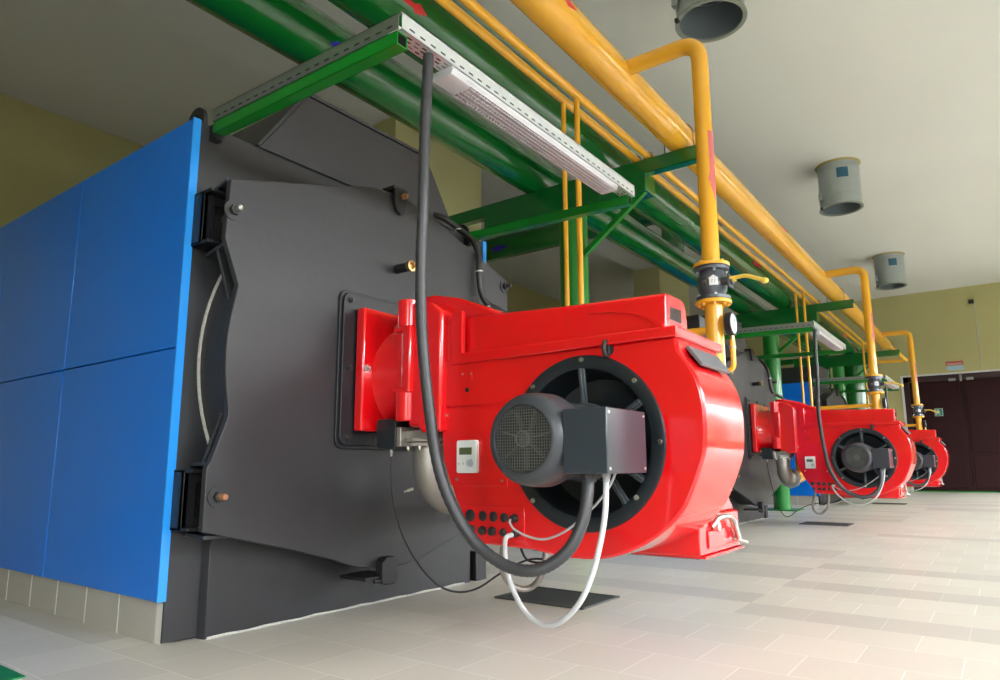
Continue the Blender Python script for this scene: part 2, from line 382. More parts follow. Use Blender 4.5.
# ------------------------------------------------------------------ boiler
CY, CZ = 2.715, 1.265
def make_boiler():
    t = thing('boiler', 'nearest black steel boiler with blue side panels, behind the largest red burner', 'boiler', (-4.4, CY, 0), 'boilers in the row')
    body = G().box(-5.95, -3.012, 1.625, 3.81, .02, 2.40).obj('body', BLACKD, t)
    g = G(); g.box(-3.012, -3.0, 1.6, 3.83, 0.01, 2.42)
    fp = g.obj('front_plate', BLACK, t, bev=.002)
    SET[0] = lambda c: Vector((c.x, c.y-.02, c.z+(c.z-1.0)*.010))
    # gusseted lower skirt
    g = G(); g.prism([(-3.0, 1.775), (-2.955, 1.79), (-2.955, 3.66), (-3.0, 3.70)], 2, .01, .47)
    sk = g.obj('skirt', BLACK, t, bev=.003)
    g = G(); g.tube([(-2.953, 1.80+.1*i, .014+.003*math.sin(i*2.3)) for i in range(19)], .006, 6); g.obj('floor_sealant', GASK, sk)
    G().box(-3.02, -2.95, 3.72, 3.835, .01, .20).obj('foot', BLACKD, t, bev=.004)
    SET[0] = None
    # blue cladding
    for y0, y1 in ((1.565, 1.60), (3.83, 3.865)):
        for z0, z1 in ((.185, 1.297), (1.303, 2.425)):
            for x0, x1 in ((-4.197, -3.0), (-5.33, -4.203), (-5.95, -5.336)):
                G().box(x0, x1, y0, y1, z0, z1).obj('side_panel', BLUE, t, bev=.004)
        G().box(-3.0, -2.992, y0-.002, y1+.002, .185, 2.428).obj('lit_edge', BLUELIT, t)  # return edge of the panels, window light put in as lighter blue
    G().box(-5.95, -3.9, 1.61, 3.82, 2.40, 2.43).obj('top_panel', BLUE, t)
    # smoke box
    SET[0] = lambda c: Vector((c.x, c.y-.02, c.z+(c.z-1.0)*.010))
    hood = [(1.94, 2.40), (2.224, 2.815), (3.216, 2.820), (3.50, 2.40)]
    g = G(); g.prism(hood, 0, -3.9, -3.03); sb = g.obj('smoke_box', BLACK, t, bev=.004)
    g = G(); g.prism(hood, 0, -3.03, -2.985)
    g.prism([(1.915, 2.40), (2.212, 2.838), (2.224, 2.82), (1.935, 2.40)], 0, -3.05, -2.972)
    g.prism([(2.212, 2.838), (3.228, 2.842), (3.216, 2.822), (2.224, 2.818)], 0, -3.05, -2.975)
    g.obj('smoke_box_flange', BLACK, sb, bev=.003)
    G().box(-2.999, -2.9975, 1.98, 3.46, 2.392, 2.395).obj('seam', BLACKD, sb)
    # drum behind the door
    g = G(); g.cyl((-3.0, CY, CZ), (-2.765, CY, CZ), 1.015, n=96); d = g.obj('drum', BLACK, t)
    g = G(); g.lathe([(1.016, .0), (1.026, .0), (1.026, .012), (1.016, .012)], (-3.0, CY, CZ), (1, 0, 0), 96, False); g.obj('gasket', GASK, d)
    # door plate
    c = (CY, CZ); R = 1.045
    L = [(1.64, 2.05), (1.63, 1.77), (1.71, 1.57)]
    L += [(CY-math.sqrt(max(0, R*R-(z-CZ)**2)), z) for z in (1.50, 1.42, 1.34, 1.26, 1.18, 1.10, 1.04)]
    L += [(1.70, .98), (1.635, .79), (1.615, .757), (1.615, .495), (2.09, .375), (2.35, .30)]
    bot = arc(CY, CZ, 1.035, 250, 290, 8)
    Rr = [(2*CY-y, z) for y, z in L][::-1]
    top = arc(CY, CZ, 1.060, 112, 68, 10)
    poly = L+bot+Rr+top[::-1]
    g = G(); g.prism(poly, 0, -2.765, -2.73); door = g.obj('door', BLACK, t, bev=.004)
    for (y, z, m_) in ((1.66, 1.905, STEEL), (1.672, .637, RUST), (3.75, 2.0, BOLT), (3.76, .64, BOLT)):
        g = G(); g.lathe([(.046, 0), (.046, .006)], (-2.73, y, z), (1, 0, 0), 24)
        g.lathe([(.024, .006), (.024, .026)], (-2.73, y, z), (1, 0, 0), 6)
        g.mi = 1; g.lathe([(.013, .026), (.013, .062), (.009, .066)], (-2.73, y, z), (1, 0, 0), 14)
        g.obj('door_bolt', [BLACK, m_], door)
    # door clamp on top of the door
    g = G(); g.prism([(2.655, 2.345), (2.655, 2.25), (2.675, 2.215), (2.705, 2.20), (2.735, 2.215), (2.75, 2.25), (2.75, 2.355)], 0, -2.725, -2.705)
    g.box(-2.80, -2.705, 2.64, 2.755, 2.345, 2.363)
    cl = g.obj('door_clamp', BLACKD, t, bev=.002)
    g = G(); g.bolt((-2.705, 2.715, 2.312), (1, 0, 0), .018, .022); g.obj('clamp_bolt', RUST, cl)
    # sight tube
    g = G(); g.lathe([(.020, 0), (.026, .004), (.026, .10)], (-2.73, 2.70, 1.875), (1, 0, 0), 16, True)
    s_ = g.obj('sight_tube', BLACKD, t)
    g = G(); g.lathe([(.027, .10), (.033, .102), (.033, .125), (.02, .127), (.02, .11)], (-2.73, 2.70, 1.875), (1, 0, 0), 8); g.obj('tube_nut', BRASS, s_)
    # lug under the door
    g = G(); g.prism([(2.60, .27), (2.60, .17), (2.63, .155), (2.70, .155), (2.71, .18), (2.71, .27), (2.685, .295), (2.63, .295)], 0, -2.735, -2.68)
    g.box(-2.90, -2.70, 2.50, 2.70, .185, .205); g.cyl((-2.70, 2.56, .18), (-2.70, 2.72, .18), .012)
    g.obj('drain_lug', BLACKD, t, bev=.004)
    # hinges
    for zc, sgn in ((1.905, -1), (.62, 1)):
        h = G()
        # C shaped bracket on the front plate
        h.prism([(1.615, zc-.13), (1.615, zc+.13), (1.735, zc+.13), (1.735, zc+.085), (1.675, zc+.07), (1.675, zc-.07), (1.735, zc-.085), (1.735, zc-.13)], 0, -2.93, -2.905)
        h.box(-3.0, -2.905, 1.615, 1.64, zc-.13, zc+.13)
        h.box(-3.0, -2.85, 1.615, 1.76, zc+.115, zc+.13); h.box(-3.0, -2.85, 1.615, 1.76, zc-.13, zc-.115)
        hg = h.obj('door_hinge', BLACKD, t, bev=.004)
        g = G(); g.cyl((-2.86, 1.72, zc-.17), (-2.86, 1.72, zc+.17), .022, n=16); g.cyl((-2.86, 1.72, zc-.02), (-2.86, 1.72, zc+.01), .034, n=16)
        g.obj('hinge_pin', BOLT, hg)
        for za in (zc+.145, zc-.162):
            G().prism([(-3.0, 1.69), (-2.765, 1.64), (-2.765, 1.80), (-3.0, 1.80)], 2, za, za+.017).obj('hinge_lug', BLACK, hg, bev=.003)
        g = G()
        z0 = zc+sgn*.155
        g.prism([(1.66, z0), (1.80, z0), (1.80, z0+sgn*.28), (1.745, z0+sgn*.26)], 0, -2.86, -2.84)
        g.obj('hinge_gusset', BLACK, hg, bev=.003)
    # lifting eyes
    for y in (1.66, 3.72):
        g = G(); pts = arc(0, 0, .075, 0, 180, 12)
        outer = [(-3.10+px, 2.45+pz) for px, pz in pts]; inner = [(-3.10+px*.45, 2.45+pz*.45) for px, pz in pts]
        g.prism([(-3.175, 2.42)]+outer[::-1]+[(-3.025, 2.42), (-3.066, 2.42)]+inner+[(-3.134, 2.42)], 1, y-.012, y+.012)
        g.obj('lifting_eye', BLACKD, t, bev=.003)
    # burner mounting plates
    def rr(y0, y1, z0, z1, r):
        return (arc(y1-r, z1-r, r, 0, 90, 5)+arc(y0+r, z1-r, r, 90, 180, 5)+arc(y0+r, z0+r, r, 180, 270, 5)+arc(y1-r, z0+r, r, 270, 360, 5))
    g = G(); g.prism(rr(2.285, 3.145, .85, 1.675, .05), 0, -2.73, -2.715); mp = g.obj('mounting_plate', BLACKD, t, bev=.003)
    g = G(); g.prism(rr(2.300, 3.13, .868, 1.66, .045), 0, -2.713, -2.70); g.obj('gasket_plate', BLACKD, mp, bev=.003)
    for y in (2.345, 2.72, 3.085):
        for z in (.905, 1.265, 1.62):
            if y == 2.72 and z == 1.265: continue
            G().bolt((-2.70, y, z), (1, 0, 0), .016, .014, .02).obj('plate_bolt', BOLT, mp)
    # capped cable running over the corner down the door
    pts = [(-3.25, 3.30, 2.45), (-3.05, 3.30, 2.46), (-2.93, 3.33, 2.42), (-2.86, 3.41, 2.35), (-2.76, 3.44, 2.25), (-2.70, 3.43, 2.13), (-2.69, 3.42, 2.0), (-2.685, 3.44, 1.88), (-2.66, 3.48, 1.81), (-2.60, 3.52, 1.77), (-2.55, 3.60, 1.70), (-2.70, 3.72, 1.55), (-2.705, 3.74, 1.3)]
    cb = G().tube(spline(pts, 6), .021, 12).obj('sensor_cable', RUB, t)
    g = G()
    for p in ((-2.86, 3.41, 2.35), (-2.69, 3.42, 2.03), (-2.655, 3.49, 1.80)):
        g.lathe([(.0225, 0), (.026, 0), (.026, .008), (.0225, .008)], p, (0, .1, -1), 16, False)
    g.obj('cable_tie', WHITEC, cb)
    return t
boiler0 = make_boiler(); SET[0] = None

# ------------------------------------------------------------------ burner
BX0, BY0, BY1 = -2.17, 2.48, 2.95
HC = (-1.41, .862)
def make_burner():
    t = thing('gas_burner', 'largest and nearest red gas burner with a scroll fan housing, on the nearest boiler', 'burner', (-1.7, CY, .38), 'red burners in the row')
    # flange and neck
    g = G(); g.box(-2.66, -2.600, 2.358, 3.015, .945, 1.575); fl = g.obj('flange', RED, t, bev=.012, seg=3)
    for y, z in ((2.60, 1.50), (2.385, 1.26), (2.86, 1.50), (2.56, .99), (2.985, 1.26)):
        G().bolt((-2.600, y, z), (1, 0, 0), .014, .014, .019).obj('flange_bolt', STEEL, fl)
    g = G(); g.lathe([(.278, 0), (.272, .008), (.270, .24)], (-2.605, CY-.02, 1.225), (1, 0, 0), 64); g.obj('neck', RED, t)
    # hinge casting
    g = G(); g.box(-2.43, -2.28, 2.455, 3.0, .985, 1.575)
    hc = g.obj('hinge_casting', RED, t, bev=.02, seg=3)
    g = G(); g.prism([(-2.345, .955), (-2.345, 1.575), (-2.20, 1.555), (-2.135, 1.50), (-2.135, .93), (-2.26, .925), (-2.28, .955)], 1, 2.425, 2.98); g.obj('swing_block', RED, hc, bev=.018, seg=3)
    g = G(); g.prism([(-2.40, 1.10), (-2.40, 1.60), (-2.37, 1.624), (-2.28, 1.624), (-2.12, 1.585), (-1.95, 1.515), (-1.82, 1.46), (-1.82, 1.1)], 1, 2.53, 2.90); g.obj('mixing_head_cover', RED, hc, bev=.02, seg=3)
    for z0, z1, r in ((1.445, 1.588, .060), (.985, 1.135, .060), (1.13, 1.45, .036)):
        g = G(); g.lathe([(r-.006, 0), (r, .006), (r, z1-z0-.006), (r-.006, z1-z0)], (-2.375, 2.455, z0), (0, 0, 1), 28); g.obj('hinge_barrel', RED, hc)
    g = G(); g.box(-2.365, -2.315, 2.398, 2.47, 1.12, 1.455); g.box(-2.435, -2.325, 2.40, 2.47, 1.425, 1.455); g.box(-2.435, -2.325, 2.40, 2.47, 1.12, 1.15)
    g.obj('hinge_knuckle', RED, hc, bev=.012, seg=3)
    g = G(); g.box(-2.425, -2.37, 2.425, 2.44, 1.15, 1.425); g.obj('hinge_slot', RED, hc, bev=.004)
    # scroll housing
    sc = [(-1.0, 1.252), (-.992, 1.195), (-.94, 1.118), (-.912, 1.045), (-.901, .962), (-.903, .87), (-.910, .81), (-.928, .755), (-.955, .69), (-1.0, .605), (-1.08, .525), (-1.19, .457), (-1.31, .415), (-1.43, .402), (-1.55, .408), (-1.66, .422)]
    sc3 = [(p.x, p.y) for p in spline([(a, b, 0) for a, b in sc[1:]], 4)]
    outer = [(BX0, 1.47), (-2.10, 1.49), (-2.07, 1.252), (-1.0, 1.252)]+sc3+[(-1.955, .432), (-2.085, .62), (-2.145, .76), (-2.19, 1.02), (BX0, 1.08)]
    g = G(); bm = g.bm
    A = [bm.verts.new((x, BY0, z)) for x, z in outer]; B = [bm.verts.new((x, BY1, z)) for x, z in outer]
    nn = len(outer)
    for i in range(nn): g._f([A[i], B[i], B[(i+1) % nn], A[(i+1) % nn]])
    g._f(B)
    hole = [bm.verts.new((HC[0]+.335*math.cos(2*PI*i/64), BY0, HC[1]+.335*math.sin(2*PI*i/64))) for i in range(64)]
    edges = [bm.edges.get((A[i], A[(i+1) % nn])) for i in range(nn)]+[bm.edges.new((hole[i], hole[(i+1) % 64])) for i in range(64)]
    bmesh.ops.triangle_fill(bm, use_beauty=True, use_dissolve=False, edges=edges)
    hs = g.obj('fan_housing', RED, t, bev=.012, seg=3, angle=50)
    # raised block on upper left, panel below with screws
    G().prism([(-2.165, 2.49), (-2.165, 2.464), (-1.98, 2.464), (-1.70, 2.4803), (-1.70, 2.49)], 2, 1.045, 1.262).obj('upper_panel', RED, hs, angle=60)
    g = G(); g.prism([(-2.172, 1.036), (-1.785, 1.020), (-1.785, .682), (-2.105, .682), (-2.15, .80)], 1, 2.473, 2.482)
    ap = g.obj('access_panel', RED, hs, bev=.002)
    for x, z in ((-2.13, 1.005), (-2.07, .71), (-1.815, .705), (-1.815, .99)): G().lathe([(.007, 0), (.006, .004)], (x, 2.473, z), (0, -1, 0), 12).obj('panel_screw', STEEL, ap)
    G().box(-2.038, -1.978, 2.4615, 2.466, 1.160, 1.20).obj('small_badge', RED, hs)
    for x, z in ((-2.031, 1.190), (-1.985, 1.188)): G().lathe([(.004, 0), (.004, .004)], (x, 2.4615, z), (0, -1, 0), 10).obj('badge_screw', STEEL, hs)
    G().lathe([(.012, 0), (.010, .006)], (-2.005, 2.466, 1.115), (0, -1, 0), 14).obj('blanking_plug', BLACKD, hs)
    g = G(); g.prism([(-2.06, .60), (-1.70, .595), (-1.70, .457), (-1.975, .46)], 1, 2.474, 2.482); gp = g.obj('gland_plate', RED, hs, bev=.002)
    for i, (x, z) in enumerate(((-1.992, .552), (-1.921, .552), (-1.862, .551), (-1.805, .549), (-1.747, .548), (-1.982, .493), (-1.921, .490), (-1.868, .489), (-1.809, .487), (-1.738, .487))):
        r = (.027, .022, .022, .021, .019, .018, .020, .020, .017, .017)[i]; hh = (.006, .006, .006, .006, .03, .008, .022, .022, .018, .03)[i]
        g = G(); g.lathe([(r, 0), (r, hh*.6), (r*.75, hh)], (x, 2.475, z), (0, -1, 0), 18 if hh < .01 else 8); g.obj('cable_gland', RUB, gp)
    # top cover
    g = G(); g.prism([(-2.095, 1.237), (-2.095, 1.50), (-2.03, 1.492), (-2.03, 1.288), (-.985, 1.288), (-.985, 1.247)], 1, 2.452, 2.482)
    g.box(-1.04, -.985, 2.47, 2.975, 1.247, 1.288); g.box(-2.07, -.99, 2.955, 2.975, 1.247, 1.288); g.box(-2.07, -.99, 2.47, 2.97, 1.255, 1.278)
    tc = g.obj('top_cover', RED, t, bev=.006, seg=3)
    prof = [(2.498, 1.28), (2.498, 1.422), (2.508, 1.432), (2.665, 1.436), (2.70, 1.425), (2.722, 1.39), (2.735, 1.28)]
    g = G(); bm = g.bm
    R0 = [bm.verts.new((-2.045, y, z+(z-1.28)*.28)) for y, z in prof]; R1 = [bm.verts.new((-1.5, y, z+(z-1.28)*.09)) for y, z in prof]
    R2 = [bm.verts.new((-1.045-(z-1.28)*-.02-.0, y, z)) for y, z in prof]
    for P_, Q_ in ((R0, R1), (R1, R2)):
        for i in range(len(prof)-1): g._f([P_[i], P_[i+1], Q_[i+1], Q_[i]])
    g._f(R0[::-1]); g._f(R2)
    g.obj('hood', RED, tc, bev=.006, seg=3)
    arcp = [(-1.34+.29*math.cos(math.radians(a)), 1.285+.105*math.sin(math.radians(a))) for a in range(100, -1, -5)]
    arcq = [(-1.34+(.29-.035*(100-a)/100)*math.cos(math.radians(a)), 1.285+(.105-.022*(100-a)/100)*math.sin(math.radians(a))) for a in range(5, 100, 5)]
    g = G(); g.prism(arcp+arcq, 1, 2.488, 2.50); g.obj('hood_swell', RED, tc, bev=.003, seg=2)
    g = G(); g.prism([(2.545, 1.335), (2.545, 1.385), (2.660, 1.388), (2.660, 1.335)], 0, -1.046, -1.0425); w = g.obj('display_window', mat('window_smoke', (.05, .04, .05, 1), .12, coat=.6), tc)
    g = G(); g.prism([(2.537, 1.328), (2.537, 1.391), (2.668, 1.394), (2.668, 1.328)], 0, -1.047, -1.0435); g.obj('window_rim', mat('rim_dark', (.2, .01, .02, 1), .4), w)
    # visor plate on the curved end
    g = G(); g.prism([(-.996, 1.218), (-.984, 1.226), (-.928, 1.150), (-.940, 1.142)], 1, 2.56, 2.90); g.obj('visor_plate', GREYP, t, bev=.003)
    # eye bolt
    g = G(); g.tube([Vector((HC[0]+.13+.0, 2.452+.022*math.cos(a*PI/8), 1.228+.030*math.sin(a*PI/8))) for a in range(17)], .009, 10); g.cyl((-1.28, 2.47, 1.228), (-1.28, 2.485, 1.228), .022, n=14)
    g.obj('eye_bolt', RUB, t)
    # inlet ring, bowl, ribs
    cx, cz = HC; o = (cx, 2.482, cz)
    g = G(); g.lathe([(.300, 0), (.352, 0), (.356, .004), (.352, .014), (.318, .018), (.300, .010)], o, (0, -1, 0), 96, False)
    rg = g.obj('inlet_ring', INNER, t)
    for x, z in ((-1.403, 1.197), (-1.170, 1.093), (-1.076, .855), (-1.178, .648), (-1.41, .527), (-1.650, .625), (-1.744, .87), (-1.644, 1.103)):
        G().lathe([(.011, 0), (.009, .006)], (x, 2.466, z), (0, -1, 0), 12).obj('ring_screw', STEEL, rg)
    g = G(); g.lathe([(.305, -.005), (.30, .05), (.27, .17), (.16, .20), (.16, .24), (.0, .24)], (cx, 2.475, cz), (0, 1, 0), 72, False); bw = g.obj('inlet_bowl', INNER, t, angle=60)
    for a in (90, 30, -30, -52, -90, -150, 150):
        ca, sa = math.cos(math.radians(a)), math.sin(math.radians(a))
        A_ = Vector((cx+.14*ca, 2.50, cz+.14*sa)); B_ = Vector((cx+.302*ca, 2.478, cz+.302*sa))
        g = G(); g.bar(A_, B_, .035, .012, up=(-sa, 0, ca)); g.bar(A_+Vector((0, .0, 0)), B_, .012, .03, up=(-sa, 0, ca)); g.obj('inlet_rib', RIB, bw, bev=.003)
    # motor
    g = G(); g.lathe([(.118, .012), (.122, 0), (.132, .0), (.150, .012), (.164, .040), (.170, .085), (.172, .15), (.160, .20), (.150, .22), (.148, .44), (.16, .45), (.16, .47)], (cx, 2.03, cz), (0, 1, 0), 64, False)
    mo = g.obj('motor', MOTOR, t, angle=50)
    g = G(); g.lathe([(.119, .0), (.119, .05), (.0, .05)], (cx, 2.034, cz), (0, 1, 0), 48, False); g.obj('fan_well', INNER, mo)
    g = G(); r = .119
    k = -r
    while k <= r+1e-6:
        h = math.sqrt(max(0, r*r-k*k))
        if h > .01:
            g.box(cx+k-.0009, cx+k+.0009, 2.036, 2.038, cz-h, cz+h); g.box(cx-h, cx+h, 2.036, 2.038, cz+k-.0009, cz+k+.0009)
        k += .0105
    g.lathe([(.026, 0), (.030, 0), (.030, .004), (.026, .004)], (cx, 2.033, cz), (0, 1, 0), 24, False)
    g.obj('fan_grille', mat('grille_wire', (.20, .205, .19, 1), .45, metal=.5), mo)
    g = G(); g.lathe([(.028, 0), (.028, .03)], (cx, 2.05, cz), (0, 1, 0), 20)
    for i in range(7):
        a = 2*PI*i/7+.2; g.bar((cx+.02*math.cos(a), 2.062, cz+.02*math.sin(a)), (cx+.108*math.cos(a), 2.062, cz+.108*math.sin(a)), .03, .004, up=(-math.sin(a), 0, math.cos(a)))
    g.obj('cooling_fan', mat('fan_plastic', (.10, .10, .09, 1), .5), mo)
    # junction box
    g = G(); g.box(-1.30, -1.235, 2.12, 2.36, .765, .94); g.obj('box_neck', MOTOR, mo, bev=.005)
    g = G(); g.box(-1.255, -1.086, 2.055, 2.365, .740, .960); jb = g.obj('junction_box', BOXD, t, bev=.004)
    for y in (2.072, 2.348):
        for z in (.757, .943): G().lathe([(.006, 0), (.005, .003)], (-1.086, y, z), (1, 0, 0), 10).obj('box_screw', STEEL, jb)
    g = G(); g.lathe([(.030, 0), (.030, .014), (.024, .016), (.024, .03)], (-1.190, 2.12, .741), (0, 0, -1), 8); g.obj('box_gland', RUB, jb)
    g = G(); g.lathe([(.016, 0), (.016, .012), (.013, .014), (.013, .03)], (-1.167, 2.20, .741), (0, 0, -1), 8); g.obj('small_gland', GREYC, jb)
    # display unit
    g = G(); g.prism([(-2.058, .745), (-2.052, .738), (-1.948, .738), (-1.942, .745), (-1.942, .878), (-1.948, .885), (-2.052, .885), (-2.058, .878)], 1, 2.452, 2.474)
    cu = g.obj('control_unit', PLAST, t, bev=.003)
    G().box(-2.040, -1.968, 2.450, 2.453, .820, .852).obj('display', LCD, cu)
    G().lathe([(.017, 0), (.015, .014)], (-1.975, 2.453, .782), (0, -1, 0), 20).obj('knob', mat('knob_grey', (.45, .5, .55, 1), .3), cu)
    for x in (-2.043, -2.018): G().lathe([(.005, 0), (.005, .003)], (x, 2.453, .780), (0, -1, 0), 10).obj('button', GREYC, cu)
    # servo motor and flap housing
    g = G(); g.prism([(-2.575, .87), (-2.56, .858), (-2.455, .852), (-2.44, .865), (-2.44, .985), (-2.455, 1.0), (-2.56, 1.005), (-2.575, .99)], 1, 2.44, 2.56); sv = g.obj('servo_drive', INNER, t, bev=.004)
    g = G(); g.lathe([(.009, 0), (.009, .016), (.006, .02), (.006, .035)], (-2.525, 2.50, .853), (0, 0, -1), 10); g.obj('servo_gland', STEEL, sv)
    g = G(); g.box(-2.435, -2.405, 2.44, 2.54, .865, .96); g.box(-2.47, -2.24, 2.48, 2.72, .90, .945)
    g.obj('flap_housing', ALU, t, bev=.005)
    # gas elbow
    g = G(); ec = (-2.355, 2.60)
    g.lathe([(.135, 0), (.135, .018)], (ec[0], ec[1], .888), (0, 0, 1), 8); g.lathe([(.135, 0), (.135, .018)], (ec[0], ec[1], .866), (0, 0, 1), 8)
    ge = g.obj('gas_elbow', ALU, t, bev=.003)
    pts = [(ec[0], ec[1], .87)]+[(ec[0], ec[1]+.19*(1-math.cos(math.radians(a))), .80-.19*math.sin(math.radians(a))) for a in range(0, 91, 10)]+[(ec[0], 2.90, .61)]
    G().tube(pts, .086, 28).obj('elbow_body', ALU, ge)
    G().lathe([(.135, 0), (.135, .03)], (ec[0], 2.90, .61), (0, 1, 0), 8).obj('elbow_flange', STEEL, ge, bev=.003)
    g = G()
    for a in range(8):
        x = ec[0]+.112*math.cos(a*PI/4+.3); y = ec[1]+.112*math.sin(a*PI/4+.3); G().bolt((x, y, .866), (0, 0, -1), .011, .012).obj('elbow_bolt', STEEL, ge)
    G().bolt((-2.425, 2.56, .66), (-.7, -.6, -.3), .008, .03).obj('test_valve', STEEL, ge)
    g = G(); g.tube(rounded([(ec[0], 2.93, .61), (ec[0], 3.55, .61), (ec[0], 3.55, 1.0), (-2.31, 4.0, 1.0)], .12), .07, 20); g.obj('gas_inlet_pipe', YEL, ge)
    # air intake box at the far side
    g = G(); bm = g.bm
    bx = [(-1.80, 3.0, .378), (-1.12, 3.0, .378), (-1.12, 3.53, .378), (-1.80, 3.53, .378)]
    g.box(-1.80, -1.12, 2.955, 3.50, .385, .555)
    ai = g.obj('air_intake_box', RED, t, bev=.006)
    g = G(); V = [bm2 for bm2 in ()]
    b0 = [(-1.80, 2.955, .555), (-1.13, 2.955, .555), (-1.13, 3.48, .555), (-1.80, 3.48, .555)]
    b1 = [(-1.72, 2.955, 1.10), (-1.22, 2.955, 1.10), (-1.22, 3.15, 1.10), (-1.72, 3.15, 1.10)]
    q0 = [g.bm.verts.new(v) for v in b0]; q1 = [g.bm.verts.new(v) for v in b1]
    g._f(q0[::-1]); g._f(q1)
    for i in range(4): g._f([q0[i], q0[(i+1) % 4], q1[(i+1) % 4], q1[i]])
    g.obj('intake_duct', RED, ai, bev=.01)
    g = G(); g.box(-1.815, -1.105, 2.98, 3.515, .374, .384); g.obj('intake_lip', RED, ai)
    g = G(); g.box(-1.78, -1.14, 3.0, 3.49, .368, .373)
    for i in range(30): g.box(-1.78+.0215*i, -1.775+.0215*i, 3.0, 3.49, .3665, .369)
    g.obj('intake_mesh', mat('mesh_grey', (.3, .27, .25, 1), .5, metal=.5), ai)
    g = G(); g.box(-1.12, -1.112, 3.05, 3.42, .41, .485); g.obj('damper_plate', RED, ai, bev=.003)
    g = G(); g.tube(rounded([(-1.115, 3.10, .50), (-1.09, 3.12, .54), (-1.085, 3.26, .54), (-1.09, 3.34, .515), (-1.085, 3.38, .43)], .03), .012, 10)
    g.bar((-1.10, 3.30, .54), (-1.10, 3.42, .42), .010, .022); g.cyl((-1.12, 3.13, .50), (-1.09, 3.13, .50), .022, n=14); g.cyl((-1.12, 3.40, .43), (-1.06, 3.43, .41), .011, n=10)
    g.obj('damper_lever', STEEL, ai)
    return t
SET[0] = lambda c: Vector((c.x+(c.x+1.46)*.027, c.y, c.z+(c.z-1.15)*.027))
burner0 = make_burner(); SET[0] = None

# ------------------------------------------------------------------ light bracket, tray and lamp
def make_bracket():
    SET[0] = lambda c: Vector((c.x, c.y, c.z+max(0, -1.76-c.x)*.026))
    t = thing('cable_tray_bracket', 'pair of green square tube arms with galvanised cable tray over the nearest burner', 'bracket', (-3.0, 2.65, 2.42), 'green lamp brackets over the burners')
    for y0 in (1.645, 3.61):
        y1 = y0+.055
        g = G()
        for a, b, c, d in ((y0, y1, 2.32, 2.324), (y0, y1, 2.371, 2.375), (y0, y0+.004, 2.32, 2.375), (y1-.004, y1, 2.32, 2.375)): g.box(-2.96, -1.70, a, b, c, d)
        ar = g.obj('arm', GRNB, t)
        g = G(); g.box(-1.80, -1.705, y0+.006, y1-.006, 2.326, 2.369); g.obj('arm_shade_plug', mat('hollow_shade', (.006, .006, .006, 1), .95, spec=.1), ar)  # black plug stands in for the shade inside the open tube
        g = G(); g.box(-3.02, -2.95, y0+.005, y1-.005, 2.29, 2.37); g.obj('arm_foot', BLACKD, ar)
    # slotted tray lying on the two arms
    g = G(); g.box(-1.755, -1.68, 1.65, 3.665, 2.376, 2.378); g.box(-1.682, -1.68, 1.65, 3.665, 2.376, 2.45); g.box(-1.755, -1.753, 1.65, 3.665, 2.376, 2.45); g.box(-1.69, -1.68, 1.65, 3.665, 2.444, 2.450)
    g.mi = 1; y = 1.69
    while y < 3.63:
        g.box(-1.6802, -1.6792, y, y+.028, 2.392, 2.399); y += .06
    g.mi = 2; y = 1.70; k = 0
    while y < 3.64:
        for x in (-1.745, -1.725, -1.705):
            g.box(x+(.004 if k % 2 else 0), x+.008, y+(.012 if x == -1.725 else 0), y+.024+(.012 if x == -1.725 else 0), 2.3750, 2.3759)
        y += .042; k += 1
    g.obj('cable_tray', [GALVW, INNER, mat('tray_slot', (.10, .03, .03, 1), .5)], t)
    # tray along the near arm
    g = G(); g.box(-2.96, -1.69, 1.640, 1.643, 2.376, 2.44); g.box(-2.96, -1.76, 1.640, 1.70, 2.376, 2.379); g.box(-2.96, -1.69, 1.640, 1.652, 2.436, 2.44)
    g.mi = 1; x = -2.93
    while x < -1.74:
        g.box(x, x+.03, 1.6392, 1.6402, 2.395, 2.402); x += .062
    g.obj('arm_tray', [GALV, INNER], t)
    return t
bracket0 = make_bracket(); SET[0] = None; bracket0.location.z += .018
def make_lamp():
    SET[0] = lambda c: Vector((-1.682+(c.x+1.682)*1.28, c.y, 2.374-(2.374-c.z)*.62))
    t = thing('ceiling_lamp', 'white fluorescent lamp with wire louvre under the tray above the nearest burner', 'lamp', (-1.7250, 2.68, 2.374), 'fluorescent lamps under the cable trays')
    y0, y1 = 1.94, 3.43
    prof = [(-1.7617, 2.374), (-1.6808, 2.374), (-1.6760, 2.345), (-1.6842, 2.318), (-1.6964, 2.310), (-1.7536, 2.310), (-1.7658, 2.318), (-1.7658, 2.345)]
    g = G(); g.prism(prof, 1, y0, y0+.13); g.prism(prof, 1, y1-.05, y1)
    g.prism([(-1.7617, 2.374), (-1.6808, 2.374), (-1.6774, 2.355), (-1.7658, 2.355)], 1, y0+.1, y1)
    g.prism([(-1.6774, 2.356), (-1.6760, 2.345), (-1.6842, 2.318), (-1.6869, 2.320), (-1.6808, 2.345), (-1.6815, 2.356)], 1, y0+.1, y1)
    g.prism([(-1.7658, 2.356), (-1.7658, 2.345), (-1.7658, 2.318), (-1.7570, 2.320), (-1.7617, 2.345), (-1.7624, 2.356)], 1, y0+.1, y1)
    g.obj('housing', LAMPW, t, bev=.002)
    G().box(-1.7672, -1.6828, y0+.13, y1-.05, 2.347, 2.354).obj('reflector', REFL, t)
    G().cyl((-1.7250, y0+.12, 2.335), (-1.7250, y1-.04, 2.335), .012, n=14).obj('lamp_tube', TUBEM, t)
    g = G(); y = y0+.14
    while y < y1-.06:
        g.box(-1.7624, -1.6876, y, y+.003, 2.308, 2.330); y += .022
    for x in (-1.7604, -1.7420, -1.7250, -1.7080, -1.6896): g.box(x-.0015, x+.0015, y0+.13, y1-.05, 2.308, 2.312)
    g.obj('louvre', REFL, t)
    return t
lamp0 = make_lamp(); SET[0] = None; lamp0.location.z += .018

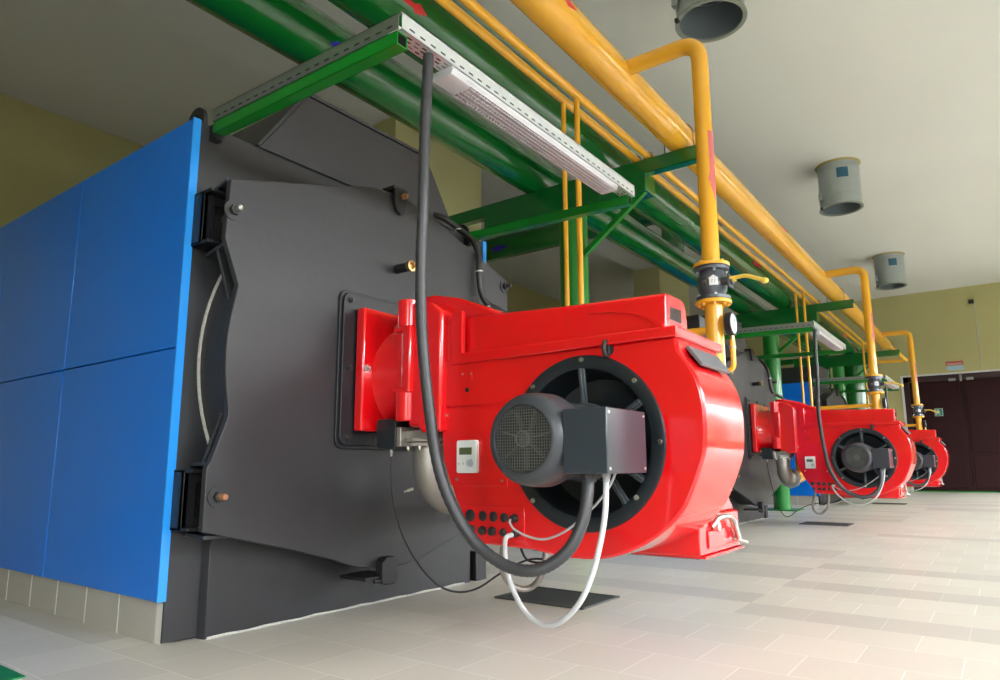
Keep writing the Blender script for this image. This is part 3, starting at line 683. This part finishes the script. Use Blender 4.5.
# ------------------------------------------------------------------ cables of a burner
def cable(name, pts, r, m, label, cat, sub=6, corr=0., n=12):
    o = G().tube(spline(pts, sub), r, n, corr).obj(name, m); return tag(o, label, cat)
C1 = []
hose = [(-1.71, 1.83, 2.39), (-1.723,1.830,2.071), (-1.727,1.830,1.780), (-1.742,1.840,1.543), (-1.747,1.850,1.347), (-1.737,1.860,1.154), (-1.721,1.880,0.946), (-1.696,1.900,0.761), (-1.643,1.920,0.617), (-1.560,1.950,0.489), (-1.450,1.970,0.419), (-1.351,1.990,0.402), (-1.276,2.020,0.430), (-1.218,2.050,0.490), (-1.190,2.080,0.572), (-1.183,2.100,0.649), (-1.187, 2.118, .712)]
C1.append(cable('power_hose', hose, .0215, RUBG, 'thick black corrugated hose hanging from the tray to the nearest motor box', 'hose', 10, .035, 14))
white = [(-1.160,2.200,0.713), (-1.162,2.200,0.664), (-1.169,2.200,0.583), (-1.192,2.200,0.479), (-1.227,2.200,0.373), (-1.278,2.200,0.276), (-1.367,2.220,0.197), (-1.455,2.240,0.168), (-1.559,2.280,0.185), (-1.649,2.320,0.248), (-1.717,2.360,0.331), (-1.756,2.400,0.405), (-1.772, 2.43, .452), (-1.748, 2.452, .466)]
C1.append(cable('conduit_hose', white, .0105, WHITEC, 'white conduit looping low in front of the nearest burner, above the grate', 'hose'))
thin = [(-1.145, 2.25, .735), (-1.186,2.270,0.679), (-1.254,2.300,0.618), (-1.346,2.330,0.551), (-1.447,2.360,0.494), (-1.553,2.400,0.462), (-1.647,2.430,0.462), (-1.725, 2.435, 0.486), (-1.758, 2.44, 0.513), (-1.758, 2.445, 0.53)]
C1.append(cable('signal_cable', thin, .0048, GREYC, 'thin grey cable sagging across the nearest fan inlet ring', 'cable', n=8))
greyU = [(-2.05, 2.80, .42), (-2.105,2.850,0.266), (-2.110,2.900,0.186), (-2.077,2.950,0.144), (-2.037,3.000,0.141), (-1.975,3.000,0.195), (-1.943,3.000,0.286), (-1.93, 3.0, .42)]
C1.append(cable('gas_hose', greyU, .016, ALU, 'grey U shaped hose hanging behind the nearest burner, over the grate', 'hose', corr=.04))
servo = [(-2.553, 2.5, .812), (-2.553,2.500,0.741), (-2.534,2.500,0.591), (-2.515,2.550,0.425), (-2.495,2.650,0.268), (-2.489,2.800,0.140), (-2.477,2.950,0.084), (-2.457,3.100,0.086), (-2.392,3.200,0.150), (-2.273,3.200,0.214), (-2.151,3.200,0.255), (-1.915,3.100,0.278), (-1.79, 3.0, .34), (-1.77, 2.94, .42)]
C1.append(cable('servo_cable', servo, .0058, RUB, 'thin black cable hanging from the servo under the nearest burner flange to the floor', 'cable', n=8))
blk = [(-2.05, 2.9, .42), (-2.038,2.950,0.304), (-2.017,3.000,0.271), (-1.931,3.000,0.277), (-1.842,3.000,0.294), (-1.749, 3.0, .36)]
C1.append(cable('sensor_cable', blk, .006, RUB, 'short black cable lying under the belly of the nearest burner', 'cable', n=8))

# ------------------------------------------------------------------ gas drop pipe, valve, gauge
PX, PY = -1.458, 4.34
HX, HZ, HR = -2.11, 3.71, .129
def arrow_patch(g, X, Z, r, y0, y1, a, w, head=.35, hw=2., rev=False, shaft=True):
    """arrow wrapped on a pipe that runs along Y, at angle a (deg, from +X towards +Z)"""
    n = 14; L_ = y1-y0
    def wid(t):
        if t > 1-head: return w*hw*(1-t)/head
        return w if shaft else 0
    ts = [i/n for i in range(n+1)]+[1-head+1e-4]; ts.sort()
    rows = []
    for t in ts:
        ww = wid(t); y = y1-L_*t if rev else y0+L_*t
        rows.append([g.bm.verts.new((X+(r+.0015)*math.cos(math.radians(a)+s*ww/r/2), y, Z+(r+.0015)*math.sin(math.radians(a)+s*ww/r/2))) for s in (-1, -.5, 0, .5, 1)])
    for A, B in zip(rows, rows[1:]):
        for i in range(4): g._f([A[i], A[i+1], B[i+1], B[i]])
def make_drop():
    t = thing('gas_drop_pipe', 'nearest yellow gas drop pipe coming off the big yellow header', 'pipe', (PX, PY, 1.0), 'yellow gas drop pipes')
    g = G(); g.tube(rounded([(HX+.10, PY, 3.725), (PX, PY, 3.725), (PX, PY, 2.085)], .15), .058, 28)
    up = g.obj('upper_pipe', YEL, t)
    g = G(); n = 10; rows = []
    for i in range(n+1):
        tt = i/n; z = 3.02-.50*tt; w = .030 if tt < .62 else .055*(1-tt)/.38
        rows.append([g.bm.verts.new((PX+.0595*math.cos(-.25+s*w/.055), PY+.0595*math.sin(-.25+s*w/.055), z)) for s in (-1, -.5, 0, .5, 1)])
    for A, B in zip(rows, rows[1:]):
        for i in range(4): g._f([A[i], A[i+1], B[i+1], B[i]])
    g.obj('flow_arrow', ARROWP, up)
    g = G(); g.lathe([(.115, 0), (.118, .004), (.118, .020), (.115, .024)], (PX, PY, 2.062), (0, 0, 1), 40)
    for a in range(8): g.bolt((PX+.093*math.cos(a*PI/4+.4), PY+.093*math.sin(a*PI/4+.4), 2.086), (0, 0, 1), .013, .010)
    g.obj('upper_flange', YEL, up)
    g = G(); g.tube(rounded([(PX, PY, 1.815), (PX, PY, 1.02), (-2.20, PY, 1.02), (-2.31, 4.0, 1.0)], .12), .058, 28)
    lo = g.obj('lower_pipe', YEL, t)
    g = G(); g.lathe([(.115, 0), (.118, .004), (.118, .020), (.115, .024)], (PX, PY, 1.808), (0, 0, 1), 40)
    for a in range(8): g.bolt((PX+.093*math.cos(a*PI/4+.4), PY+.093*math.sin(a*PI/4+.4), 1.808), (0, 0, -1), .013, .010)
    g.obj('lower_flange', YEL, lo)
    g = G(); g.tube(rounded([(PX, PY, 1.64), (-2.55, PY, 1.64), (-2.55, PY, 1.1)], .08), .028, 18); g.obj('bypass_pipe', YEL, lo)
    g = G(); g.tube(rounded([(PX, PY, 1.36), (PX+.11, PY, 1.36), (PX+.11, PY, 1.56)], .05), .017, 14); tb = g.obj('gauge_tube', YEL, lo)
    g = G(); g.cyl((PX+.11, PY, 1.54), (PX+.11, PY, 1.60), .015, n=12); g.cyl((PX+.11, PY, 1.50), (PX+.11, PY, 1.52), .022, n=8); g.obj('gauge_cock', BRASS, tb)
    return t
def make_valve():
    t = thing('ball_valve', 'dark grey flanged ball valve with yellow lever on the nearest gas drop pipe', 'valve', (PX, PY, 1.836), 'ball valves on the gas drop pipes')
    g = G(); g.lathe([(.112, 0), (.112, .026), (.078, .03), (.078, .05), (.092, .08), (.097, .135), (.092, .19), (.078, .22), (.078, .245), (.112, .25), (.112, .275)], (PX, PY, 1.780), (0, 0, 1), 40)
    vb = g.obj('valve_body', VALVE, t)
    g = G(); g.lathe([(.116, 0), (.116, .003)], (PX, PY, 1.777), (0, 0, 1), 40); g.lathe([(.116, 0), (.116, .004)], (PX, PY, 2.057), (0, 0, 1), 40); g.obj('gasket', RUB, vb)
    for a in range(4):
        x, y = PX+.094*math.cos(a*PI/2+.5), PY+.094*math.sin(a*PI/2+.5)
        G().bolt((x, y, 2.030), (0, 0, -1), .013, .012).obj('stud', STEEL, vb); G().bolt((x, y, 1.806), (0, 0, 1), .013, .012).obj('stud', STEEL, vb)
    g = G(); g.cyl((PX+.08, PY-.03, 1.918), (PX+.15, PY-.03, 1.918), .034, n=16); g.box(PX+.125, PX+.135, PY-.08, PY+.02, 1.86, 1.965); g.obj('stem', VALVE, vb)
    # lever, stickers
    g = G(); g.tube(rounded([(PX+.135, PY-.04, 1.930), (PX+.235, PY-.05, 1.935), (PX+.345, PY-.06, 1.868)], .03), .016, 12); g.sph((PX+.352, PY-.06, 1.863), .024)
    g.cyl((PX+.135, PY-.04, 1.925), (PX+.165, PY-.04, 1.925), .026, n=8); g.obj('lever', YELH, t)
    def patch(g, a0, a1, z0, z1, r):
        n = 5; A = [g.bm.verts.new((PX+r*math.cos(math.radians(a0+(a1-a0)*i/n)), PY+r*math.sin(math.radians(a0+(a1-a0)*i/n)), z0)) for i in range(n+1)]
        B = [g.bm.verts.new((v.co.x, v.co.y, z1)) for v in A]
        for i in range(n): g._f([A[i], A[i+1], B[i+1], B[i]])
    g = G(); patch(g, -82, -50, 1.885, 1.945, .0995); A = [g.bm.verts.new((PX+.0995*math.cos(math.radians(a)), PY+.0995*math.sin(math.radians(a)), z)) for a, z in ((-86, 1.945), (-66, 1.972), (-46, 1.945))]; g._f(A)
    tg = g.obj('white_tag', PLAST, t)
    g = G(); 
    for a0 in (-73, -63):
        patch(g, a0, a0+2, 1.902, 1.93, .1003); patch(g, a0, a0+5, 1.928, 1.931, .1003)
    g.obj('tag_number', mat('ink_grey', (.25, .25, .3, 1), .6), tg)
    g = G(); patch(g, -110, -92, 1.895, 1.935, .0995); g.obj('metal_plate', STEEL, t)
    return t
def make_gauge():
    t = thing('pressure_gauge', 'round pressure gauge with white dial beside the nearest gas drop pipe', 'gauge', (PX+.11, PY, 1.60), 'pressure gauges')
    c = (PX+.085, PY, 1.665)
    G().lathe([(.070, 0), (.078, .005), (.078, .042), (.070, .046), (.066, .040)], c, (1, -.03, 0), 36, False).obj('case', INNER, t)
    G().lathe([(.0, .0), (.070, .0), (.070, .038), (.0, .038)], c, (1, -.03, 0), 36, False).obj('dial', DIAL, t)
    d = Vector((1, 0, 0)); p = Vector(c)+d*.040
    G().bar(p, p+Vector((0, .03, .04)), .004, .003, up=d).obj('needle', RUB, t)
    return t
drop0 = make_drop()
SET[0] = lambda c: Vector((c.x, c.y, 2.058-(2.058-c.z)*.80))
valve0 = make_valve(); SET[0] = None
gauge0 = make_gauge()
t = thing('control_box', 'black box mounted left of the nearest gas drop pipe, behind the burner cover', 'box', (-1.70, 4.55, 1.62))
G().box(-1.86, -1.60, 4.46, 4.62, 1.66, 1.78).obj('box_body', INNER, t, bev=.006)
G().box(-1.86, -1.60, 4.452, 4.46, 1.75, 1.785).obj('lid', BLACKD, t, bev=.002)
G().box(-1.75, -1.70, 4.40, 4.64, 1.62, 1.66).obj('mounting_clip', STEEL, t)

# ------------------------------------------------------------------ floor grates
t = thing('floor_grate', 'black slotted grate in the floor under the nearest burner', 'grate', (-2.27, 3.65, 0), 'black floor grates')
g = G(); g.box(-2.47, -1.91, 3.31, 3.70, .001, .006)
k = 3.32
while k < 3.68:
    g.box(-2.46, -1.92, k, k+.012, .006, .009); k += .022
g.obj('grate_bars', MATB, t)
g = G()
for (x0, x1, y0, y1) in ((-2.485, -1.895, 3.29, 3.31), (-2.485, -1.895, 3.70, 3.72), (-2.485, -2.465, 3.29, 3.72), (-1.915, -1.895, 3.29, 3.72)): g.box(x0, x1, y0, y1, .001, .011)
g.obj('grate_frame', MATB, t)
grate0 = t

# ------------------------------------------------------------------ copies for the other two boilers
index_kids()
for k in (1, 2):
    dy = OFF[k]; w = WHICH[k]
    dup(boiler0, dy, ['', 'middle black boiler with tapered smoke box, behind the middle red burner', 'farthest black boiler, its blue side panel seen through the gap above the middle burner'][k])
    dup(burner0, dy, ['', 'middle red burner of the three, half the size of the nearest in the photo', 'farthest and smallest red burner, partly hidden behind the middle one'][k])
    dup(bracket0, dy, ['', 'green arms with galvanised tray carrying the lamp over the middle burner', 'green arms with tray by the farthest boiler, crossing behind the middle valve'][k])
    dup(lamp0, dy, ['', 'white louvred lamp under the tray over the middle burner', 'farthest white lamp, seen small beside the middle valve lever'][k])
    dup(drop0, dy+(.05 if k == 1 else .15), ['', 'middle yellow gas drop pipe with elbow, behind the middle burner', 'farthest yellow gas drop pipe, in front of the maroon gate'][k])
    dup(valve0, dy+(.05 if k == 1 else .15), ['', 'dark grey valve with yellow lever on the middle gas drop pipe', 'dark grey valve with yellow lever in front of the maroon gate'][k])
    dup(gauge0, dy+(.05 if k == 1 else .15), ['', 'pressure gauge beside the middle gas drop pipe', 'pressure gauge beside the farthest gas drop pipe'][k])
    gr = dup(grate0, dy-.5, ['', 'black floor grate under the middle burner', 'black floor grate under the farthest burner'][k])
    gr.location.x += .2
    for o, lb in zip(C1, (('black corrugated hose hanging from the tray to the %s motor box'), 'white conduit looping under the %s burner', 'thin grey cable sagging across the %s fan inlet',
                          'grey U shaped hose hanging behind the %s burner', 'thin black cable hanging from the servo of the %s burner', 'short black cable under the belly of the %s burner')):
        c = dup(o, dy, lb % w)
        if o.name.startswith('conduit_hose'):
            c.data = o.data.copy()
            for v in c.data.vertices: v.co.z = .70-(.70-v.co.z)*.75

# ------------------------------------------------------------------ overhead pipes
def ypipe(name, X, Z, r, y0, y1, m, label, seams=()):
    t = thing(name, label, 'pipe', (X, (y0+y1)/2, Z-r))
    g = G(); g.cyl((X, y0, Z), (X, y1, Z), r, n=48)
    for s_ in seams: g.lathe([(r, -.006), (r+.003, 0), (r, .006)], (X, s_, Z), (0, 1, 0), 48, False)
    g.obj('pipe_run', m, t); return t
hd = ypipe('gas_header_pipe', HX, HZ, HR, -4.9, 18.8, YEL, 'large yellow gas header pipe running along under the ceiling', (5.3, 12.2, 16.0))
G().lathe([(HR, 0), (HR*.93, .05), (HR*.7, .09), (0, .10)], (HX, 18.8, HZ), (0, 1, 0), 32, False).obj('end_cap', YEL, hd)
g = G(); g.tube(rounded([(HX, 18.7, HZ+.02), (HX+.04, 19.0, HZ+.02), (-1.81, 20.0, 3.44), (-1.9, 20.0, 3.44), (-4.2, 20.0, 3.52)], .06), .045, 14); g.obj('return_pipe', YEL, hd)
for y0, y1 in ((2.92, 3.54), (8.62, 8.86), (17.0, 17.4)):
    g = G(); arrow_patch(g, HX, HZ, HR, y0, y1, 2 if y0 < 4 else 6, .028, head=.2, hw=2.2 if y0 < 4 else 1.); g.obj('flow_arrow', ARROW, hd)
for i, (X, ye, nm) in enumerate(((-2.41, 4.26, 'right'), (-2.53, 4.26, 'left'))):
    p = ypipe('vent_pipe', X, 3.613, .033, -4.9, 18.9, YEL, ['thin yellow pipe with down pipes, nearer the big yellow header', 'thin yellow pipe with down pipes, nearer the green pipes'][i])
    for y in (ye, ye+7.35)+((17.37,) if i == 0 else ()):
        G().tube([(X, y, 3.60), (X, y, 1.25)], .022 if i == 0 else .019, 14).obj('down_pipe', YEL, p)
# green mains
gb = ypipe('water_main_pipe', -2.97, 3.834, .254, -4.9, 19.3, GRN, 'upper right of the two large green mains, with the red flow arrow')
G().tube([(-2.97, 19.2, 3.834)]+[(-2.97, 19.3+.30*math.sin(math.radians(a)), 3.534+.30*math.cos(math.radians(a))) for a in range(0, 91, 10)]+[(-2.97, 19.6, 0.0)], .254, 40).obj('riser', GRN, gb)
for y0, a in ((2.36, 6), (10.0, 22), (17.0, 22)):
    g = G(); arrow_patch(g, -2.97, 3.834, .254, y0, y0+(.59 if y0 < 3 else .35), -38 if y0 < 3 else -14, .03 if y0 < 3 else .09, hw=2.2 if y0 < 3 else 1.0, head=.16 if y0 < 3 else .02); g.obj('flow_arrow', ARROW, gb)
ga = ypipe('water_main_pipe', -3.68, 3.763, .198, -4.9, 19.0, GRN, 'lower left of the two large green mains, with the blue flow arrow')
G().tube([(-3.68, 18.9, 3.763)]+[(-3.68, 19.0+.25*math.sin(math.radians(a)), 3.513+.25*math.cos(math.radians(a))) for a in range(0, 91, 10)]+[(-3.68, 19.25, 0.0)], .198, 40).obj('riser', GRN, ga)
g = G(); arrow_patch(g, -3.68, 3.763, .198, 2.745, 2.98, -25, .045, rev=True); g.obj('flow_arrow', ARROWB, ga)
# high cross pipe
t = thing('cross_pipe', 'green pipe crossing under the ceiling behind the nearest column', 'pipe', (-7, 9.3, 4.4))
G().cyl((-10.98, 9.3, 4.62), (-3.72, 9.3, 4.62), .21, n=40).obj('pipe_run', GRN, t)
G().tube(rounded([(-3.9, 9.3, 4.62), (-3.68, 9.3, 4.62), (-3.68, 9.3, 3.9)], .2), .16, 24).obj('tee_pipe', GRN, t)
g = G(); g.prism([(-6.60, 4.50), (-6.60, 4.56), (-6.75, 4.56), (-6.75, 4.60), (-6.95, 4.53), (-6.75, 4.46), (-6.75, 4.50)], 1, 9.084, 9.092); g.obj('flow_arrow', ARROWB, t)

# supports
def make_support():
    t = thing('pipe_support', 'nearest green round column carrying the cross beam under the pipes, behind the nearest burner', 'support', (-3.25, 5.62, 0), 'green pipe supports')
    cy = 5.62
    c_ = G().cyl((-3.25, cy, .02), (-3.25, cy, 3.27), .14, n=40).obj('column', GRNB, t)
    G().box(-3.55, -2.95, cy-.30, cy+.30, .001, .02).obj('base_plate', GRNB, t)
    # label on the column
    g = G(); n = 5; Z0, Z1 = 1.30, 1.62
    A = [g.bm.verts.new((-3.25+.1415*math.cos(math.radians(-60+40*i/n)), cy+.1415*math.sin(math.radians(-60+40*i/n)), Z0)) for i in range(n+1)]
    B = [g.bm.verts.new((v.co.x, v.co.y, Z1)) for v in A]
    for i in range(n): g._f([A[i], A[i+1], B[i+1], B[i]])
    lb = g.obj('label_plate', SIGNW, c_)
    g = G()
    A = [g.bm.verts.new((-3.25+.143*math.cos(math.radians(-54+28*i/n)), cy+.143*math.sin(math.radians(-54+28*i/n)), Z0+.03)) for i in range(n+1)]
    B = [g.bm.verts.new((v.co.x, v.co.y, Z1-.03)) for v in A]
    for i in range(n): g._f([A[i], A[i+1], B[i+1], B[i]])
    g.obj('label_print', ARROW, lb)
    g = G(); g.box(-4.3, -2.42, cy-.10, cy+.12, 3.27, 3.445); g.obj('carrier_beam', GRN, t, bev=.004)
    g = G(); g.box(-5.0, -1.84, cy-.07, cy-.062, 3.445, 3.58); g.box(-5.0, -1.84, cy-.07, cy+.03, 3.572, 3.58); g.box(-5.0, -1.84, cy-.07, cy+.03, 3.445, 3.453)
    g.box(-5.0, -1.84, cy+.022, cy+.03, 3.53, 3.58)
    g.obj('cross_beam', GRN, t, bev=.002)
    G().bar((-3.12, cy-.03, 2.80), (-2.46, cy-.03, 3.29), .05, .05).obj('knee_brace', GRNB, t)
    for X, Z, r in ((HX, HZ, HR), (-2.41, 3.613, .033), (-2.53, 3.613, .033)):
        R = r+.008; g = G()
        g.tube([(X+R, cy-.035, 3.50), (X+R, cy-.035, Z)]+[(X+R*math.cos(math.radians(a)), cy-.035, Z+R*math.sin(math.radians(a))) for a in range(10, 171, 16)]+[(X-R, cy-.035, Z), (X-R, cy-.035, 3.50)], .006, 8)
        g.obj('u_bolt', RUST, t)
    return t
sup0 = make_support()
index_kids()
dup(sup0, 7.08, 'middle green column and cross beam, its column beside the middle burner hose')
dup(sup0, 13.38, 'farthest green column and cross beam, near the large green risers')

# ------------------------------------------------------------------ round ducts in the ceiling
def make_duct():
    X, Y = -1.9, 6.3
    t = thing('ceiling_duct', 'nearest round grey duct stub in the ceiling, cut by the top edge of the photo', 'duct', (X, Y, CEIL), 'round ceiling ducts')
    g = G(); g.lathe([(.335, .0), (.335, -.12), (.341, -.125), (.335, -.13), (.335, -.60), (.341, -.605), (.335, -.61), (.335, -.775), (.352, -.785), (.352, -.80), (.310, -.80), (.310, -.78)], (X, Y, CEIL-.005), (0, 0, 1), 56, False)
    b = g.obj('duct_shell', VENT, t)
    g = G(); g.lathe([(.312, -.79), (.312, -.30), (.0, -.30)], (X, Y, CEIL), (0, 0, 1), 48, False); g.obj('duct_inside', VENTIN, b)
    g = G(); g.lathe([(.353, -.787), (.353, -.802), (.311, -.802), (.311, -.79)], (X, Y, CEIL-.005), (0, 0, 1), 48, False); g.obj('duct_rim', VENTRIM, b)
    g = G(); g.lathe([(.30, -.40), (.30, -.42), (.27, -.42), (.27, -.40)], (X, Y, CEIL), (0, 0, 1), 40, False); g.obj('damper_ring', GALV, b)
    g = G(); g.lathe([(.37, 0), (.352, -.02), (.345, -.03), (.334, -.02)], (X, Y, CEIL+.001), (0, 0, 1), 40, False); g.obj('foam_seal', PUR, t)
    g = G(); n = 6; r = .3375
    A = [g.bm.verts.new((X+r*math.cos(math.radians(-86+32*i/n)), Y+r*math.sin(math.radians(-86+32*i/n)), CEIL-.34)) for i in range(n+1)]
    B = [g.bm.verts.new((v.co.x, v.co.y, CEIL-.16)) for v in A]
    for i in range(n): g._f([A[i], A[i+1], B[i+1], B[i]])
    g.obj('blue_label', LABELB, t)
    g = G(); a = math.radians(-140); c, s_ = math.cos(a), math.sin(a)
    g.box(X+.36*c-.03, X+.36*c+.03, Y+.36*s_-.03, Y+.36*s_+.03, CEIL-.66, CEIL-.54); g.tube([(X+.34*c, Y+.34*s_, CEIL-.5), (X+.39*c, Y+.39*s_, CEIL-.5), (X+.37*c, Y+.37*s_, CEIL-.56)], .007, 8)
    g.obj('damper_box', VENT, t)
    g = G(); g.box(X+.35*c-.02, X+.35*c+.02, Y+.35*s_-.02, Y+.35*s_+.02, CEIL-.83, CEIL-.79); g.obj('handle', BLACKD, t)
    return t
duct0 = make_duct(); duct0.location.x += .0
index_kids()
dup(duct0, 6.4, 'middle round grey duct stub with blue label in the ceiling')
dup(duct0, 12.9, 'farthest round grey duct stub in the ceiling, near the far wall')
duct0.location.x -= .08

# green patch on the floor
g = G(); g.box(-3.95, -2.97, .45, 1.085, .001, .006)
tag(g.obj('floor_plate', mat('green_floor_paint', (.005, .20, .06, 1), .45, noise=.1)), 'green painted plate on the tiles in the near left corner', 'plate')

# ------------------------------------------------------------------ daylight and camera
w = bpy.data.worlds.new('World'); SC.world = w; w.use_nodes = True
bg = w.node_tree.nodes['Background']; bg.inputs[1].default_value = 7.0
_n = w.node_tree.nodes; _l = w.node_tree.links
_tc = _n.new('ShaderNodeTexCoord'); _sp = _n.new('ShaderNodeSeparateXYZ'); _l.new(_tc.outputs['Generated'], _sp.inputs[0])
_mr = _n.new('ShaderNodeMath'); _mr.operation = 'MULTIPLY_ADD'; _mr.inputs[1].default_value = .5; _mr.inputs[2].default_value = .5; _l.new(_sp.outputs['Z'], _mr.inputs[0])
_cr = _n.new('ShaderNodeValToRGB'); _l.new(_mr.outputs[0], _cr.inputs[0]); _l.new(_cr.outputs[0], bg.inputs[0])
# overcast sky; invented dark horizon band and bright ground shape the ceiling light
_e = _cr.color_ramp.elements; _e[0].position = .0; _e[0].color = (.62, .62, .58, 1); _e[1].position = .30; _e[1].color = (.55, .55, .50, 1)
for _p, _c in ((.38, (.03, .032, .03, 1)), (.52, (.05, .055, .05, 1)), (.56, (.86, .93, 1.0, 1)), (1.0, (.80, .90, 1.0, 1))):
    _x = _e.new(_p); _x.color = _c
def area(name, loc, rot, sx, sy, e, col=(.97, .985, 1.0)):
    l = bpy.data.lights.new(name, 'AREA'); l.shape = 'RECTANGLE'; l.size = sx; l.size_y = sy; l.energy = e; l.color = col
    o = bpy.data.objects.new(name, l); COL.objects.link(o); o.location = loc; o.rotation_euler = rot; return o
EN = 760
def sun_window(x, y, ang, yaw, w_, e):
    area('window_daylight', (x, y, 3.8), (ang, 0, yaw), w_, 2.4, e)
# skylight falling in through the windows: panels of sky outside, tilted down towards the openings
for a, b in WY: sun_window(RX+2.0, (a+b)/2, math.radians(58), PI/2, b-a, EN)
for a, b in WXB: sun_window((a+b)/2, BY-2.0, math.radians(58), 0, b-a, EN*1.1)

F, YAW, PITCH, ROLL, SX, SY = 676.274, .63309, .164762, -.0039933, 3.248, 15.411
cd = bpy.data.cameras.new('Camera'); cam = bpy.data.objects.new('Camera', cd); COL.objects.link(cam)
cy_, sy_, cp, sp = math.cos(YAW), math.sin(YAW), math.cos(PITCH), math.sin(PITCH)
fw = Vector((-sy_*cp, cy_*cp, sp)); rt = Vector((cy_, sy_, 0)); up = rt.cross(fw)
cr, sr = math.cos(ROLL), math.sin(ROLL)
r2 = rt*cr+up*sr; u2 = up*cr-rt*sr
Mx = Matrix((r2, u2, -fw)).transposed().to_4x4(); Mx.translation = Vector((0, 0, .75))
cam.matrix_world = Mx
cd.sensor_width = 36; cd.lens = F*36/1000; cd.shift_x = -SX/1000; cd.shift_y = SY/1000; cd.clip_start = .02; cd.clip_end = 200
SC.camera = cam
SC.view_settings.view_transform = 'Standard'; SC.view_settings.look = 'None'; SC.view_settings.gamma = 1
SC.view_settings.use_curve_mapping = False; SC.view_settings.exposure = 0.0
SC.cycles.use_denoising = True
SC.cycles.max_bounces = 8; SC.cycles.diffuse_bounces = 2
